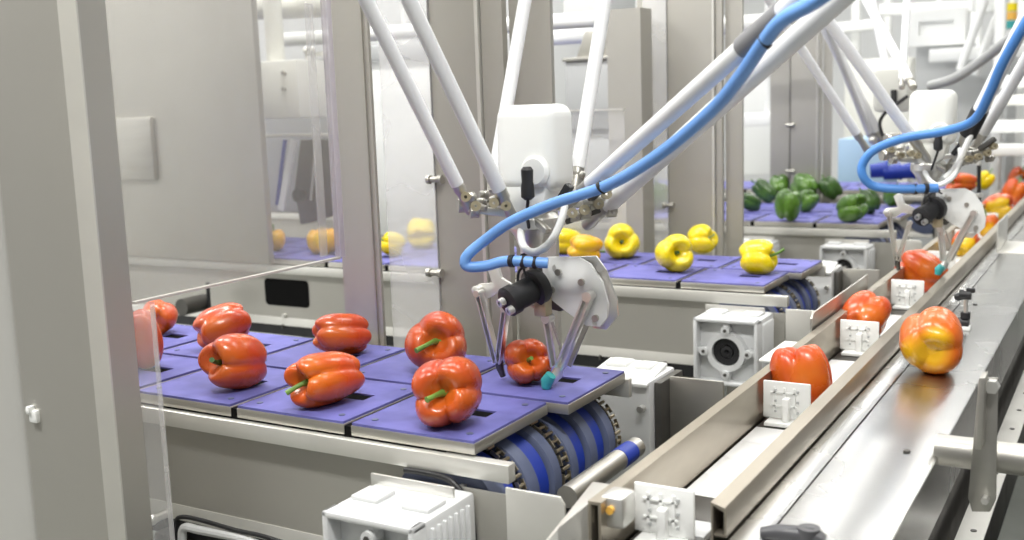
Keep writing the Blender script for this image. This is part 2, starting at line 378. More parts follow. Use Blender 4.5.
LM().box(-.427, -.322, .80, YE, -.125, -.110).build('channel_bed', 'dark', ml)
k = 0; y = .86
while k < 98:
    y1 = y+.066
    ph = (y+.033-.925) % .42
    mt = 'dark' if (ph < .13 or ph > .37) else 'belt'
    LM().box(-.414, -.330, y+.001, y1, -.066, -.057, .0012).build('belt_slat', mt, ml)
    y = y1; k += 1
# carriers
for i in range(10):
    y = .925+.42*i
    c = LM()
    c.box(-.412, -.350, y, y+.004, -.050, -.0005, .0015); c.box(-.405, -.357, y-.02, y+.05, -.056, -.051, .001)
    # raised grid of pegs
    for gx in (-.398, -.385, -.372): c.box(gx, gx+.003, y-.002, y+.002, -.040, -.008)
    for gz in (-.034, -.016): c.box(-.402, -.366, y-.002, y+.002, gz, gz+.002)
    c.box(-.384, -.375, y-.012, y+.0, -.052, -.020, .002)
    cc = c.build('carrier', 'white', ml)
    m = LM()
    for gx in (-.395, -.366):
        for gz in (-.040, -.026, -.012): m.box(gx-.0014, gx+.0014, y-.0025, y+.001, gz-.0014, gz+.0014)
    m.box(-.412, -.345, y+.012, y+.05, -.0562, -.0502)
    m.build('carrier_pin', 'mgrey', cc)
# near end of the line: end block, side plate, latch
LM().prism([(-.452, .80, -.03), (-.430, .80, -.004), (-.430, .915, -.002), (-.452, .915, -.002)], (0, 0, -.10), .002).build('end_block', 'edge', ml)
LM().box(-.425, -.400, .872, .905, -.030, .002, .005).build('latch', 'steelb', ml)
LM().cyl((-.412, .872, -.010), (-.412, .868, -.010), .004, n=12).build('latch_pin', 'amber', ml)
ra, rb = atz(567,497,-.07), atz(636,447,-.07); LM().cyl(ra, rb, .013, n=24).build('take_up_roller', 'steel', ml)
LM().cyl(ra.lerp(rb,.72), ra.lerp(rb,.9), .0136, n=24).build('roller_band', 'blue', ml)
LM().cyl((-.427, .835, -.085), (-.322, .835, -.085), .026, n=24).build('tail_roller', 'dark', ml)
# polished table along the line
tb = thing('side_table', 'polished stainless shelf along the right of the main line', 'metal shelf', None, (-.24, 3, -.2)); TO = Vector(tb.location)
class LT(MB):
    def build(s, *a, **k):
        bmesh.ops.translate(s.bm, vec=-TO, verts=s.bm.verts); return MB.build(s, *a, **k)
LT().box(-.309, -.2810, .70, YE, -.036, -.0335, .0006).build('inner_strip', 'table', tb)
LT().prism([(-.2785, .55, -.0335), (-.179, .55, -.0335), (-.1765, .55, -.035), (-.1765, .55, -.110), (-.179, .55, -.110), (-.179, .55, -.037), (-.2785, .55, -.037)], (0, YE-.55, 0)).build('table_top', 'table', tb)
LT().box(-.300, -.285, .8, YE, -.12, -.04).build('underframe', 'dark', tb)
m = LT()
for px, py in ((907, 452), (975, 305)):
    q = atz(px, py, -.0335); m.cyl(q+Vector((0,0,-.001)), q+Vector((0,0,.002)), .004, n=14)
m.build('table_bolts', 'dark', tb)
# cross pipe, hanger bracket and lower angle beam
tag(MB().cyl(aty(936, 449, 1.24), aty(936, 449, 1.24)+Vector((1.2, 0, 0)), .0175, n=32).build('cross_pipe', 'steel'), 'stainless pipe running sideways from under the polished shelf', 'pipe')
hb = thing('hanger_bracket', 'upright steel strap bolted to the shelf and the cross pipe', 'bracket', None, tuple(aty(990, 450, 1.18))); o = Vector(hb.location)
m = MB(); q = [aty(u, v, 1.215)-o for u, v in ((979, 378), (998, 378), (996, 500), (990, 512), (972, 512), (968, 498))]
m.prism(q, (0, .004, 0), .001).build('strap', 'steel', hb)
m = MB(); q = [aty(u, v, 1.19)-o for u, v in ((979, 378), (985, 378), (982, 450), (975, 450))]
m.prism(q, (0, .03, 0), .001).build('flange', 'steel', hb)
for (u, v) in ((993, 385), (986, 498)):
    q = aty(u, v, 1.215)-o; MB().cyl(q, q+Vector((0, -.012, 0)), .0075 if v < 400 else .004, n=6).build('bolt', 'steelb', hb)
fb = thing('lower_beam', 'pierced steel angle beam low down right of the polished shelf', 'beam', None, (-.16, 2.5, -.24)); o = Vector(fb.location)
m = MB(); m.prism([(-.020, -1.6, .04), (.012, -1.6, .04), (.012, -1.6, .036), (-.016, -1.6, .036), (-.016, -1.6, 0), (-.020, -1.6, 0)], (0, 6, 0)); m.build('angle', 'edge', fb)
m = MB()
for i in range(24): m.cyl((-.002, -1.3+i*.12, .0401), (-.002, -1.3+i*.12, .0412), .004, n=10)
m.build('rivets', 'dark', fb)
tag(MB().box(-.30, -.20, .75, 6.5, -.50, -.16, .004).build('frame_box', 'dark'), 'dark steel frame under the polished shelf', 'frame')
lp = thing('floor_tray', 'dark steel trough low on the right beyond the beam', 'trough', None, (.2, 2.2, -.45)); 
m = MB(); m.box(-.28, 1.0, -1.2, 1.6, 0, .01, .002); m.box(-.28, 1.0, -1.2, -1.18, 0, .06, .002); m.box(-.28, 1.0, .0, .02, 0, .09, .002); m.build('pan', 'dark', lp)
MB().box(-.27, 1.0, -.4, -.36, .09, .11, .002).build('cross_bar', 'steelb', lp)
# legs of line (out of sight mostly)
for y in (1.0, 2.6, 4.2):
    tag(MB().box(-.34, -.29, y, y+.05, ZF, -.49, .003).build('support_leg', 'steel'), 'square steel leg standing under the main line', 'leg', 'legs under the main line')
# sensor posts on table
def stand(p, lab):
    t = thing('sensor_stand', lab, 'sensor stand', None, tuple(p))
    MB().cyl((0,0,0), (0,0,.068), .0035, n=12).build('rod', 'steelb', t)
    MB().box(-.009,.009,-.009,.009,0,.008,.002).build('base', 'white', t)
    m = MB(); m.cyl((-.012,0,.012), (.006,0,.012), .009, n=18); m.ball((-.013,0,.012), .008); m.cyl((0,0,.02),(0,0,.03),.008,n=16); m.build('lower_clamp', 'black', t)
    m = MB(); m.cyl((-.010,0,.060), (.008,0,.060), .008, n=18); m.ball((-.012,0,.056), .007); m.box(0,.014,-.004,.004,.064,.072,.002); m.build('upper_clamp', 'black', t)
    return t
stand(atz(965, 330, -.0335), 'short black clamp stand on the shelf behind the orange pepper')
t = thing('bracket', 'thin bent steel bracket standing on the far part of the shelf', 'bracket', None, tuple(atz(1006, 247, -.0335)))
MB().box(-.010,-.007,-.12,.10,0,.075,.001).build('upright', 'edge', t); MB().box(-.007,.10,-.12,.10,0,.003,.001).build('foot', 'edge', t)
# knob at the bottom edge
t = thing('clamp_handle', 'blurred dark clamp handle lying on the shelf at the bottom edge', 'handle', None, tuple(atz(800, 545, -.0335)))
MB().tube([(-.035,0,.005),(-.02,0,.008),(.012,.0,.010),(.022,0,.008)], [.006,.008,.009,.006], 16).build('grip', 'blackg', t); MB().cyl((.008,0,0),(.008,0,.018),.010,n=20).build('hub', 'blackg', t)
# ------------------------------------------------------------------ peppers
def pepper(label, skin, u, v, wpx, z, stem, roll=0, lobes=4, L=1.0, W=1.0, taper=.15, stemmat='stemg', stl=.03, stbend=.4, seed=0, group=None, fixed=None):
    """stem: direction (right, up, towards viewer) in which the stem end points; rests on height z"""
    rnd = random.Random(seed*7+3)
    ax = (RIGHT*stem[0]+UP*stem[1]+TOW*stem[2]).normalized()
    x, yv = frame_to(ax); x, yv = x*math.cos(roll)+yv*math.sin(roll), yv*math.cos(roll)-x*math.sin(roll)
    rot = Matrix((x, yv, ax)).transposed()
    NU, NV = 56, 34; ph = [rnd.uniform(-.25,.25) for _ in range(lobes)]; lobeamp = [rnd.uniform(.88, 1.10) for _ in range(lobes)]
    R = .5
    def prof(t, th):
        s = (1-math.cos(t))/2                 # 0 top (stem) .. 1 bottom
        q = (th/(2*math.pi)*lobes) % lobes; li = int(q) % lobes; fr = q-int(q)
        lb = math.sin(math.pi*fr); am = lobeamp[li]
        # blend amplitudes at creases
        nb = lobeamp[(li+1) % lobes] if fr > .5 else lobeamp[li-1]; am = am+(nb-am)*abs(fr-.5)
        crease = .26*(1-s)**2+.085
        rad = R*(max(0, math.sin(t))**.52)*(1-crease+crease*lb**.75)*am
        sh = 1.04-taper*s**1.4+.05*math.sin(math.pi*s)
        rad *= sh
        h = .5*L*math.copysign(abs(math.cos(t))**.80, math.cos(t))
        rr = rad/R
        h -= .24*math.exp(-(rr/.36)**2)*(1 if s < .5 else -.55)*(1 if s < .5 else 1)
        if s < .5: h += .055*lb*math.exp(-((rr-.62)/.3)**2)
        else: h -= .10*(lb-.5)*math.exp(-((rr-.55)/.3)**2)*am
        return rad, h
    bm = bmesh.new(); rings = []
    sk = Vector((rnd.uniform(-.06,.06), rnd.uniform(-.06,.06), 0))
    for i in range(NV+1):
        t = math.pi*(.012+.976*i/NV); ring = []
        for j in range(NU):
            th = 2*math.pi*j/NU+.12*math.sin(t*1.5+seed); r, h = prof(t, 2*math.pi*j/NU)
            p = Vector((r*W*math.cos(th), r*math.sin(th), h))+sk*(h*1.2)
            p *= 1+.035*noise.noise(p*2.2+Vector((seed*3.1, 0, 0)))
            ring.append(bm.verts.new(p))
        rings.append(ring)
    for a, b in zip(rings, rings[1:]):
        for j in range(NU): bm.faces.new((a[j], b[j], b[(j+1) % NU], a[(j+1) % NU]))
    bm.faces.new(rings[0][::-1]); bm.faces.new(rings[-1])
    bmesh.ops.transform(bm, matrix=rot.to_4x4(), verts=bm.verts)
    # visible width in the picture's horizontal
    xs = [vv.co.dot(RIGHT) for vv in bm.verts]; wid = max(xs)-min(xs); mid = (max(xs)+min(xs))/2
    zs = [vv.co.z for vv in bm.verts]; minz = min(zs)
    ys = [vv.co.dot(UP) for vv in bm.verts]; midu = (max(ys)+min(ys))/2
    c = atz(u, v, z+.04) if not fixed else fixed; sc = .08
    for _ in range(8):
        sc = wpx*depth(c)/F/wid
        if fixed: break
        cz = z-minz*sc-.001
        # the picture centre of the body, allowing for its own offset
        c = atz(u-mid*sc/depth(c)*F, v+midu*sc/depth(c)*F, cz)
    bmesh.ops.scale(bm, vec=(sc,)*3, verts=bm.verts)
    root = thing('bell_pepper', label, 'bell pepper', group, tuple(c))
    mb = MB(); mb.bm.free(); mb.bm = bm; mb.build('flesh', skin, root, 80)
    tr = rot*sc if False else rot
    top = L*.5-.25
    def tp(x_, y_, h): return (tr @ Vector((x_, y_, h)))*sc
    st = MB(); k = stl/sc
    if stl > 0:
        bx, by = stbend*k*.6, stbend*k*.25
        st.tube([tp(0,0,top-.05), tp(0,0,top+.03), tp(bx*.15,by*.1,top+.03+k*.35), tp(bx*.5,by*.5,top+.03+k*.7), tp(bx,by,top+.03+k)], [.085*sc, .06*sc, .040*sc, .036*sc, .046*sc], 12)
        cal = []
        for j in range(20):
            a = 2*math.pi*j/20; rr = .15 if j % 4 < 2 else .10
            cal.append(tp(math.cos(a)*rr, math.sin(a)*rr, top+.02+.02*math.cos(a*2)))
        bmx = st.bm; vs = [bmx.verts.new(p) for p in cal]; ct = bmx.verts.new(tp(0,0,top+.055)); cb = bmx.verts.new(tp(0,0,top-.04))
        for j in range(20): bmx.faces.new((vs[j], vs[(j+1) % 20], ct)); bmx.faces.new((vs[(j+1) % 20], vs[j], cb))
        st.build('stem', stemmat, root, 60)
    return root
G1, G2, G3, G4 = 'red peppers on the nearest conveyor', 'yellow peppers on the second conveyor', 'green peppers on the third conveyor', 'peppers on the main line'
P = pepper
P('red pepper farthest left on the nearest conveyor, behind the upright one', 'ored', 159, 317, 36, 0, (-.2,.3,-.9), lobes=3, seed=1, group=G1)
P('red pepper standing half behind the acrylic panel edge at the far left', 'red', 138, 339, 46, 0, (-.15,.9,.2), lobes=3, L=1.35, seed=2, group=G1, stl=.008)
P('elongated red pepper lying tilted behind the one with the dark stem', 'red', 223, 326, 57, 0, (.8,.30,-.5), lobes=3, L=1.25, seed=3, group=G1, stl=.004)
P('dark red pepper with a dark green stem down its left face', 'red', 233, 361, 64, 0, (-.55,.05,.8), lobes=3, L=1.05, stemmat='stemd', stl=.028, seed=4, group=G1, stbend=.8)
P('red pepper lying on its side with long ridges, no stem showing', 'red', 342, 334, 59, 0, (.9,-.02,-.45), roll=.9, lobes=4, L=1.4, seed=5, group=G1, stl=.004)
P('red pepper on its side with pale green stem facing lower left', 'ored', 325, 379, 76, 0, (-.62,-.1,.75), roll=.4, lobes=4, L=1.25, taper=.35, stemmat='stemg', stl=.026, seed=6, group=G1, stbend=-.9)
P('red pepper with long green stem facing front, beyond the large front one', 'red', 436, 341, 62, 0, (-.10,.12,1), roll=.2, lobes=3, L=.95, stemmat='stemg', stl=.036, seed=7, group=G1, stbend=-1.1)
P('large red pepper nearest the front tray corner with green stem facing front', 'red', 447, 391, 70, 0, (-.28,.08,1), roll=.25, lobes=4, L=.95, stemmat='stemg', stl=.027, stbend=-.7, seed=8, group=G1)
P('red pepper held between the fingers of the near gripper', 'red', 528, 361, 48, 0, (.05,.1,1), roll=.3, lobes=4, L=1.0, stemmat='stemg', stl=.014, seed=9, group=G1)
P('yellow pepper half hidden by the gripper plate, farther left one', 'yel', 566, 241, 32, 0, (-.7,.1,.2), seed=10, group=G2)
P('orange yellow pepper directly behind the gripper plate', 'yelo', 585, 249, 36, 0, (.9,-.2,-.2), seed=11, group=G2)
P('small yellow pepper with dark round stem, leftmost of the clear row', 'yel', 622, 241, 36, 0, (-.12,.0,1), roll=.5, lobes=3, L=.9, stemmat='stemd', stl=.008, seed=12, group=G2)
P('yellow pepper with dark round stem facing front in the middle of the tray', 'yel', 674, 253, 37, 0, (.08,.02,1), lobes=3, L=.95, stemmat='stemd', stl=.009, seed=13, group=G2)
P('yellow pepper behind the middle one with thin stem pointing right', 'yel', 703, 239, 31, 0, (.75,.25,.6), roll=.8, lobes=3, L=.85, stemmat='stemp', stl=.02, seed=14, group=G2)
P('yellow pepper with long green stem pointing right near the tray end', 'yel', 759, 257, 39, 0, (.88,.12,.45), roll=.7, lobes=3, L=.9, stemmat='stemg', stl=.038, seed=15, group=G2, stbend=.5)
P('deep yellow pepper with upright pale stem seen through the hazy door panel', 'yelo', 323, 241, 32, 0, (-.05,.95,.2), lobes=4, L=.8, stemmat='stemp', stl=.024, seed=16, group=G2)
P('faint yellow pepper at the left edge of the clear part of the panel', 'yelo', 274, 240, 22, 0, (0,.9,.2), lobes=3, L=.9, seed=17, group=G2)
P('bright yellow pepper seen through the milky pane, lower left one', 'yel', 393, 244, 26, 0, (-.8,.3,.2), lobes=3, seed=18, group=G2)
P('bright yellow pepper seen through the milky pane, upper right one', 'yel', 421, 233, 28, 0, (.1,.3,-.9), lobes=4, seed=19, group=G2)
P('dark green pepper lying long at the left end beside the steel post', 'dgrn', 750, 202, 24, 0, (-.85,.25,.3), lobes=3, L=1.35, seed=20, group=G3)
P('narrow dark green pepper leaning behind the long one at left', 'dgrn', 764, 191, 24, 0, (-.7,.6,-.2), lobes=3, L=1.35, W=.8, seed=21, group=G3)
P('green pepper at the back left of the third conveyor', 'grn', 779, 186, 21, 0, (.1,.8,-.5), lobes=4, seed=22, group=G3)
P('upright green pepper in front, left of its twin', 'grn', 788, 205, 27, 0, (.1,.9,.3), lobes=4, L=1.0, stemmat='stemd', stl=.008, seed=23, group=G3)
P('green pepper just behind and right of the front upright one', 'grn', 807, 201, 23, 0, (.3,.75,.5), lobes=4, L=.95, stemmat='stemg', stl=.01, seed=24, group=G3)
P('green pepper in the back row above the upright pair', 'grn', 804, 187, 26, 0, (-.3,.5,-.7), lobes=4, seed=25, group=G3)
P('tall dark green pepper leaning right in the back row', 'dgrn', 830, 188, 25, 0, (-.6,.75,.1), lobes=3, L=1.15, seed=26, group=G3)
P('green pepper with bright highlights at the tray end', 'grn', 852, 208, 30, 0, (.5,.2,.8), lobes=4, L=.9, stemmat='stemg', stl=.008, seed=27, group=G3)
P('dark green pepper tucked behind the one at the tray end', 'dgrn', 868, 201, 24, 0, (-.3,.7,-.3), lobes=4, seed=28, group=G3)
P('small green pepper on the farther side of the blue hose loop', 'grn', 893, 196, 18, 0, (0,.6,.4), lobes=4, seed=29)
P('green pepper seen blurred through the pane between two posts', 'grn', 656, 196, 26, 0, (0,.9,0), lobes=4, seed=30, group=G3)
zc = -.056
P('orange red pepper behind the second nearest white carrier of the main line', 'ored', 801, 376, 63, zc, (-.1,.95,-.1), lobes=4, L=.95, stl=.012, stemmat='stemp', seed=31, group=G4)
P('orange red pepper behind the third white carrier of the main line', 'ored', 865, 316, 53, zc, (.55,.45,-.6), roll=.3, lobes=4, L=1.1, seed=32, group=G4, stl=.008, stemmat='stemp')
P('large orange red pepper on the main line under the second gripper', 'ored', 921, 271, 49, zc, (-.55,.5,-.5), lobes=4, L=1.1, seed=33, group=G4)
P('red and yellow pepper beyond the second gripper fingers', 'mix', 966, 243, 30, zc, (.4,.5,-.3), seed=34, group=G4)
P('orange pepper behind the far carrier beside the guide rail', 'org', 988, 226, 24, zc, (-.2,.8,0), seed=35, group=G4)
P('red and yellow pepper on the far stretch of the main line', 'mix', 998, 207, 32, zc, (.7,.2,.6), stemmat='stemg', stl=.012, seed=36, group=G4)
P('orange red pepper near the right edge, second farthest on the main line', 'ored', 1014, 192, 26, zc, (.3,.7,.3), seed=37, group=G4)
P('small red pepper farthest away at the right edge', 'ored', 1019, 177, 20, zc, (.3,.7,.3), seed=38, group=G4)
P('salmon red pepper pointing left behind the second robot', 'ored', 962, 183, 30, 0, (-.9,.0,.2), L=1.2, taper=.4, seed=39)
P('yellow pepper behind the thin dark rod at right', 'yel', 985, 180, 20, 0, (.4,.7,.3), seed=40)
P('orange pepper with yellow left side resting on the polished shelf', 'org', 931, 340, 64, -.0335, (.30,.35,-.85), roll=1.0, lobes=3, L=1.0, stl=.004, stemmat='stemp', seed=44, taper=.1)
# ------------------------------------------------------------------ robots
def shade_group(root): 
    o = Vector(root.location)
    class LR(MB):
        def build(s, *a, **k):
            bmesh.ops.translate(s.bm, vec=-o, verts=s.bm.verts); return MB.build(s, *a, **k)
    return LR
RY = 1.22
def robot_body(root, D, hm='white'):
    """platform, housing and gripper; written where the near robot stands, moved by D for the next one"""
    o = Vector(root.location)
    class LR(MB):
        def build(s, *a, **k):
            bmesh.ops.translate(s.bm, vec=D-o, verts=s.bm.verts); return MB.build(s, *a, **k)
    A = lambda u, v, y=RY: aty(u, v, y)
    X = Vector((1,0,0))
    c = A(535, 150); hw, hh = .0425, .062
    # housing: rounded, narrower foot
    m = LR(); m.box(c.x-hw, c.x+hw, RY-.034, RY+.036, c.z-.052, c.z+.058, .017, seg=5)
    m.prism([(c.x-hw+.003, RY-.031, c.z-.040), (c.x+hw-.010, RY-.031, c.z-.040), (c.x+hw-.016, RY-.031, c.z-.075), (c.x-.004, RY-.031, c.z-.098), (c.x-hw+.005, RY-.031, c.z-.080)], (0, .06, 0), .006)
    h = m.build('housing', hm, root)
    q = A(529, 172, RY-.046); LR().lathe([(.020, 0), (.020, .004), (.016, .008), (.0001, .008)], (q.x+.003, RY-.033, q.z), (0,-1,0), 28).build('socket_boss', hm, root)
    q1, q2 = A(527, 170, RY-.058), A(528, 200, RY-.058)
    m = LR(); m.tube([q1+Vector((0,0,.004)), q1, q1.lerp(q2,.4), q1.lerp(q2,.55), q1.lerp(q2,.9), q2], [.005,.0078,.0072,.0085,.0085,.004], 16); m.tube(curve([q2, A(527,214,RY-.05), A(529,228,RY-.03)]), .0022, 8); m.build('plug', 'black', root)
    # platform: hub, triangular bosses, cross shafts with clamp lumps
    hb = A(533, 222)
    m = LR(); m.lathe([(.028,.014),(.034,.006),(.034,-.006),(.026,-.016),(.018,-.034),(.018,-.040)], (hb.x, RY, hb.z), (0,0,1), 32)
    pl, pr_, pb1, pb2 = A(476,205,1.18), A(604,205,1.2), A(500,190,1.3), A(578,190,1.3)
    for a, b in ((A(468,208,1.17), A(520,215,1.2)), (A(515,212,1.2), A(606,200,1.22)), (A(560,222,1.2), A(612,200,1.24))): m.bar(a, b, .012, .010, bev=.002)
    m.bar(A(500,178,1.3), A(582,180,1.3), .014, .012, bev=.003)
    m.build('platform', 'steelb', root)
    for (u, v, y, r) in ((462,205,1.17,.010),(470,198,1.17,.008),(480,203,1.18,.007),(490,208,1.19,.008),(500,200,1.19,.007),(484,195,1.19,.006),(474,212,1.17,.008),(593,206,1.21,.008),(585,214,1.2,.007),(604,198,1.22,.008),(611,212,1.22,.007),(575,217,1.2,.006),(500,176,1.3,.009),(578,176,1.3,.009)):
        p = A(u, v, y); m = LR(); m.cyl(p-Vector((.004,.004,0)), p+Vector((.004,.004,0)), r, n=14); m.ball(p+Vector((.006,-.003,.002)), r*.7, 10); m.build('ball_joint', 'steel', root)
    m = LR(); m.bar(A(570,185,RY-.02), A(558,205,RY-.02), .014, .01, bev=.002); m.build('black_valve', 'black', root)
    for (p0, p1, w_, nm) in (((459,198,1.17),(486,209,1.17),.009,'steel'),((488,200,1.19),(520,208,1.2),.008,'steel'),((583,203,1.2),(618,194,1.22),.010,'steel'),((566,222,1.2),(600,210,1.21),.009,'dark'),((470,206,1.18),(498,196,1.26),.006,'steelb'),((604,204,1.21),(582,186,1.28),.007,'steel'),((516,200,1.21),(548,232,1.19),.010,'steel'),((590,198,1.19),(606,182,1.18),.012,'dark')):
        LR().bar(A(*p0), A(*p1), w_, w_*.8, bev=.0015).build('joint_link', nm, root)
    for (u, v, y) in ((466,197,1.16),(476,206,1.15),(494,203,1.17),(506,206,1.18),(598,204,1.19),(606,194,1.19),(584,210,1.18),(572,213,1.18)):
        p = A(u, v, y); LR().lathe([(.002,0),(.0065,0),(.0065,.012),(.002,.012),(.002,0)], p, (.5,-.85,.1), 14).build('joint_nut', 'brass', root)
    # white cable loop under the platform
    LR().tube(curve([A(566,193,RY-.02), A(563,215,RY-.04), A(552,240,RY-.05), A(536,252,RY-.05), A(524,247,RY-.05), A(521,230,RY-.03), A(527,215,RY-.02)]), .0050, 12).build('cable_loop', 'white', root)
    # gripper
    g = LR(); w1 = RY-.012
    g.prism([A(u,v,w1) for u, v in ((541,262),(546,257),(578,257),(590,264),(602,282),(608,304),(607,318),(600,327),(586,326),(566,312),(546,296))], (0,.005,0), .001)
    g.build('fan_plate', 'white', root)
    g = LR(); w2 = RY+.045
    g.prism([A(u,v,w2) for u, v in ((545,258),(596,256),(606,270),(617,300),(618,316),(606,330),(592,328),(602,312),(600,290),(590,266),(560,266))], (0,.004,0), .001)
    for (u,v) in ((596,322),(556,268),(600,268)): g.cyl(A(u,v,w1), A(u,v,w2), .005, n=12)
    g.build('back_plate', 'steelb', root)
    for (u,v) in ((559,272),(582,282),(596,318),(552,290)): LR().cyl(A(u,v,w1), A(u,v,w1)-Vector((0,.004,0)), .0045, n=12).build('plate_bolt', 'steel', root)
    g = LR(); g.prism([A(u,v,w1+.012) for u, v in ((530,262),(566,262),(572,300),(560,312),(536,306),(526,280))], (0,.03,0), .002); g.build('core_block', 'dark', root)
    # actuator
    a, b = A(541,284,RY-.025), A(506,303,RY-.075); d = (b-a).normalized(); L_ = (b-a).length
    LR().lathe([(.0001,0),(.022,0),(.024,.004),(.024,.014),(.0175,.016),(.0175,L_*.75),(.0195,L_*.76),(.0195,L_*.96),(.016,L_),(.0001,L_)], a, d, 28).build('actuator', 'black', root)
    g = LR()
    for (u,v) in ((502,302),(511,310)): p = A(u,v,RY-.080); g.lathe([(.0025,0),(.0055,0),(.0055,.008),(.0025,.008),(.0025,0)], p-d*.003, d, 16)
    g.build('air_fittings', 'steelb', root)
    g = LR(); g.prism([A(u,v,RY-.02) for u, v in ((486,266),(491,262),(497,264),(501,278),(514,286),(512,294),(498,292),(490,298),(478,297),(474,290),(478,284),(492,283))], (0,.006,0), .001)
    g.lathe([(.006,0),(.006,.012),(.003,.014),(.0001,.014)], A(480,289,RY-.02), (0,-1,0), 16); g.build('left_bracket', 'edge', root)
    g = LR(); g.box(*(lambda p: (p.x-.009, p.x+.009, RY-.034, RY-.016, p.z-.012, p.z+.012))(A(552,303)), .002); g.build('sensor_block', 'brass', root)
    # fingers
    for name, p0, p1, ww in (('finger', (479,293,RY-.030), (497,362,RY-.012), .0075), ('finger', (506,308,RY-.030), (499,362,RY-.012), .0075),
                             ('finger', (548,318,RY-.020), (556,366,RY-.014), .010), ('finger', (589,296,RY-.022), (560,368,RY-.014), .0105)):
        a, b = A(*p0), A(*p1); f = LR(); dd = (b-a).normalized()
        side = dd.cross(Vector((0,1,0))).normalized()
        f.bar(a-side*ww*.42, b-side*ww*.42, ww*.28, .012, up=(0,1,0), bev=.0006); f.bar(a+side*ww*.42, b+side*ww*.42, ww*.28, .012, up=(0,1,0), bev=.0006)
        f.bar(a+Vector((0,.004,0)), b+Vector((0,.004,0)), ww, .003, up=(0,1,0))
        f.cyl(a+Vector((0,.008,0)), a-Vector((0,.008,0)), ww*.62, n=16)
        f.build(name, 'steelb', root)
    f = LR(); f.bar(A(597,300,RY+.01), A(569,366,RY+.0), .007, .004, up=(0,1,0), bev=.0006); f.bar(A(521,298,RY-.02), A(549,318,RY-.012), .003, .003); f.bar(A(552,322,RY-.03), A(560,345,RY-.03), .003,.003); f.build('linkage', 'steel', root)
    f = LR(); f.tube([A(499,358,RY-.012), A(500,368,RY-.008), A(503,376,RY-.004)], [.0055,.0055,.004], 12); f.build('fingertip', 'dark', root)
    f = LR(); f.tube([A(560,366,RY-.014), A(557,374,RY-.014), A(549,384,RY-.020)], [.0060,.008,.0055], 12); f.build('fingertip', 'steelb', root)
    f = LR(); f.tube([A(551,375,RY-.028), A(547,381,RY-.028), A(546,388,RY-.028)], [.007,.0085,.006], 12); f.build('taped_tip', 'teal', root)
    f = LR(); 
    for (pts) in (((541,266),(532,262),(524,268),(528,282)), ((534,262),(520,270),(518,284),(524,290)), ((526,262),(521,256),(530,254),(538,262))): f.tube(curve([A(u,v,RY-.045) for u,v in pts]), .0018, 8)
    f.build('black_wires', 'black', root)
def arm(root, D, b, t, r, ext=1.5, cuff=.05, name='arm_rod', m='arm'):
    o = Vector(root.location)
    class LR(MB):
        def build(s, *a, **k):
            bmesh.ops.translate(s.bm, vec=-o, verts=s.bm.verts); return MB.build(s, *a, **k)
    b, t = aty(*b), aty(*t); d = (t-b).normalized(); e = b+(t-b)*ext
    rod = LR().cyl(b+d*cuff, e, r, n=24).build(name, m, root)
    LR().lathe([(.0001,-.012), (r*.75,-.010),(r*.85,0),(r*.72,.012),(r*.72,cuff*.6),(r*.92,cuff*.7),(r*.92,cuff+.004),(.0001,cuff+.004)], b, d, 20).build('rod_end', 'steel', rod)
r1 = thing('delta_robot', 'near white delta robot with blue hose gripping a red pepper', 'robot', None, (-.69, RY, .15))
robot_body(r1, Vector((0,0,0)))
Z0 = Vector()
arm(r1, Z0, (468,206,1.17), (366,0,1.02), .0088, cuff=.035)
arm(r1, Z0, (513,218,1.19), (409,0,1.04), .0095, cuff=.045)
arm(r1, Z0, (493,185,1.29), (525,0,1.40), .0098, cuff=.02)
arm(r1, Z0, (575,186,1.29), (605,0,1.40), .0098, cuff=.025)
arm(r1, Z0, (566,206,1.20), (797,0,.94), .0095, cuff=.075)
arm(r1, Z0, (590,222,1.25), (838,0,.99), .0105, cuff=.055)
lr = shade_group(r1)
hp = [aty(u,v,y) for u,v,y in ((870,-40,.90),(817,0,.92),(784,19,.94),(764,42,.96),(740,77,.99),(715,107,1.02),(674,143,1.06),(634,171,1.09),(601,188,1.12),(552,204,1.13),(511,222,1.13),(484,241,1.13),(467,256,1.12),(467,266,1.12),(485,266,1.13),(508,261,1.14),(548,263,1.16))]
lr().tube(curve(hp, 10), .0068, 20).build('air_hose', 'hose', r1)
for u, v, y in ((602,187.5,1.12), (765,41,.96), (512,261,1.14), (524,262,1.148), (536,262.5,1.154)):
    p = aty(u, v, y); d = (aty(u+6, v-5, y) if u > 550 else aty(u+8, v, y))-p; d.normalize(); lr().cyl(p-d*.0025, p+d*.0025, .0080, n=20).build('hose_tie', 'black', r1)
ba, ta = aty(566,206,1.20), aty(797,0,.94); a_, b_ = ba.lerp(ta,.83), ba.lerp(ta,.96); lr().cyl(a_, b_, .0112, n=20).build('rod_clamp', 'clamp', r1)
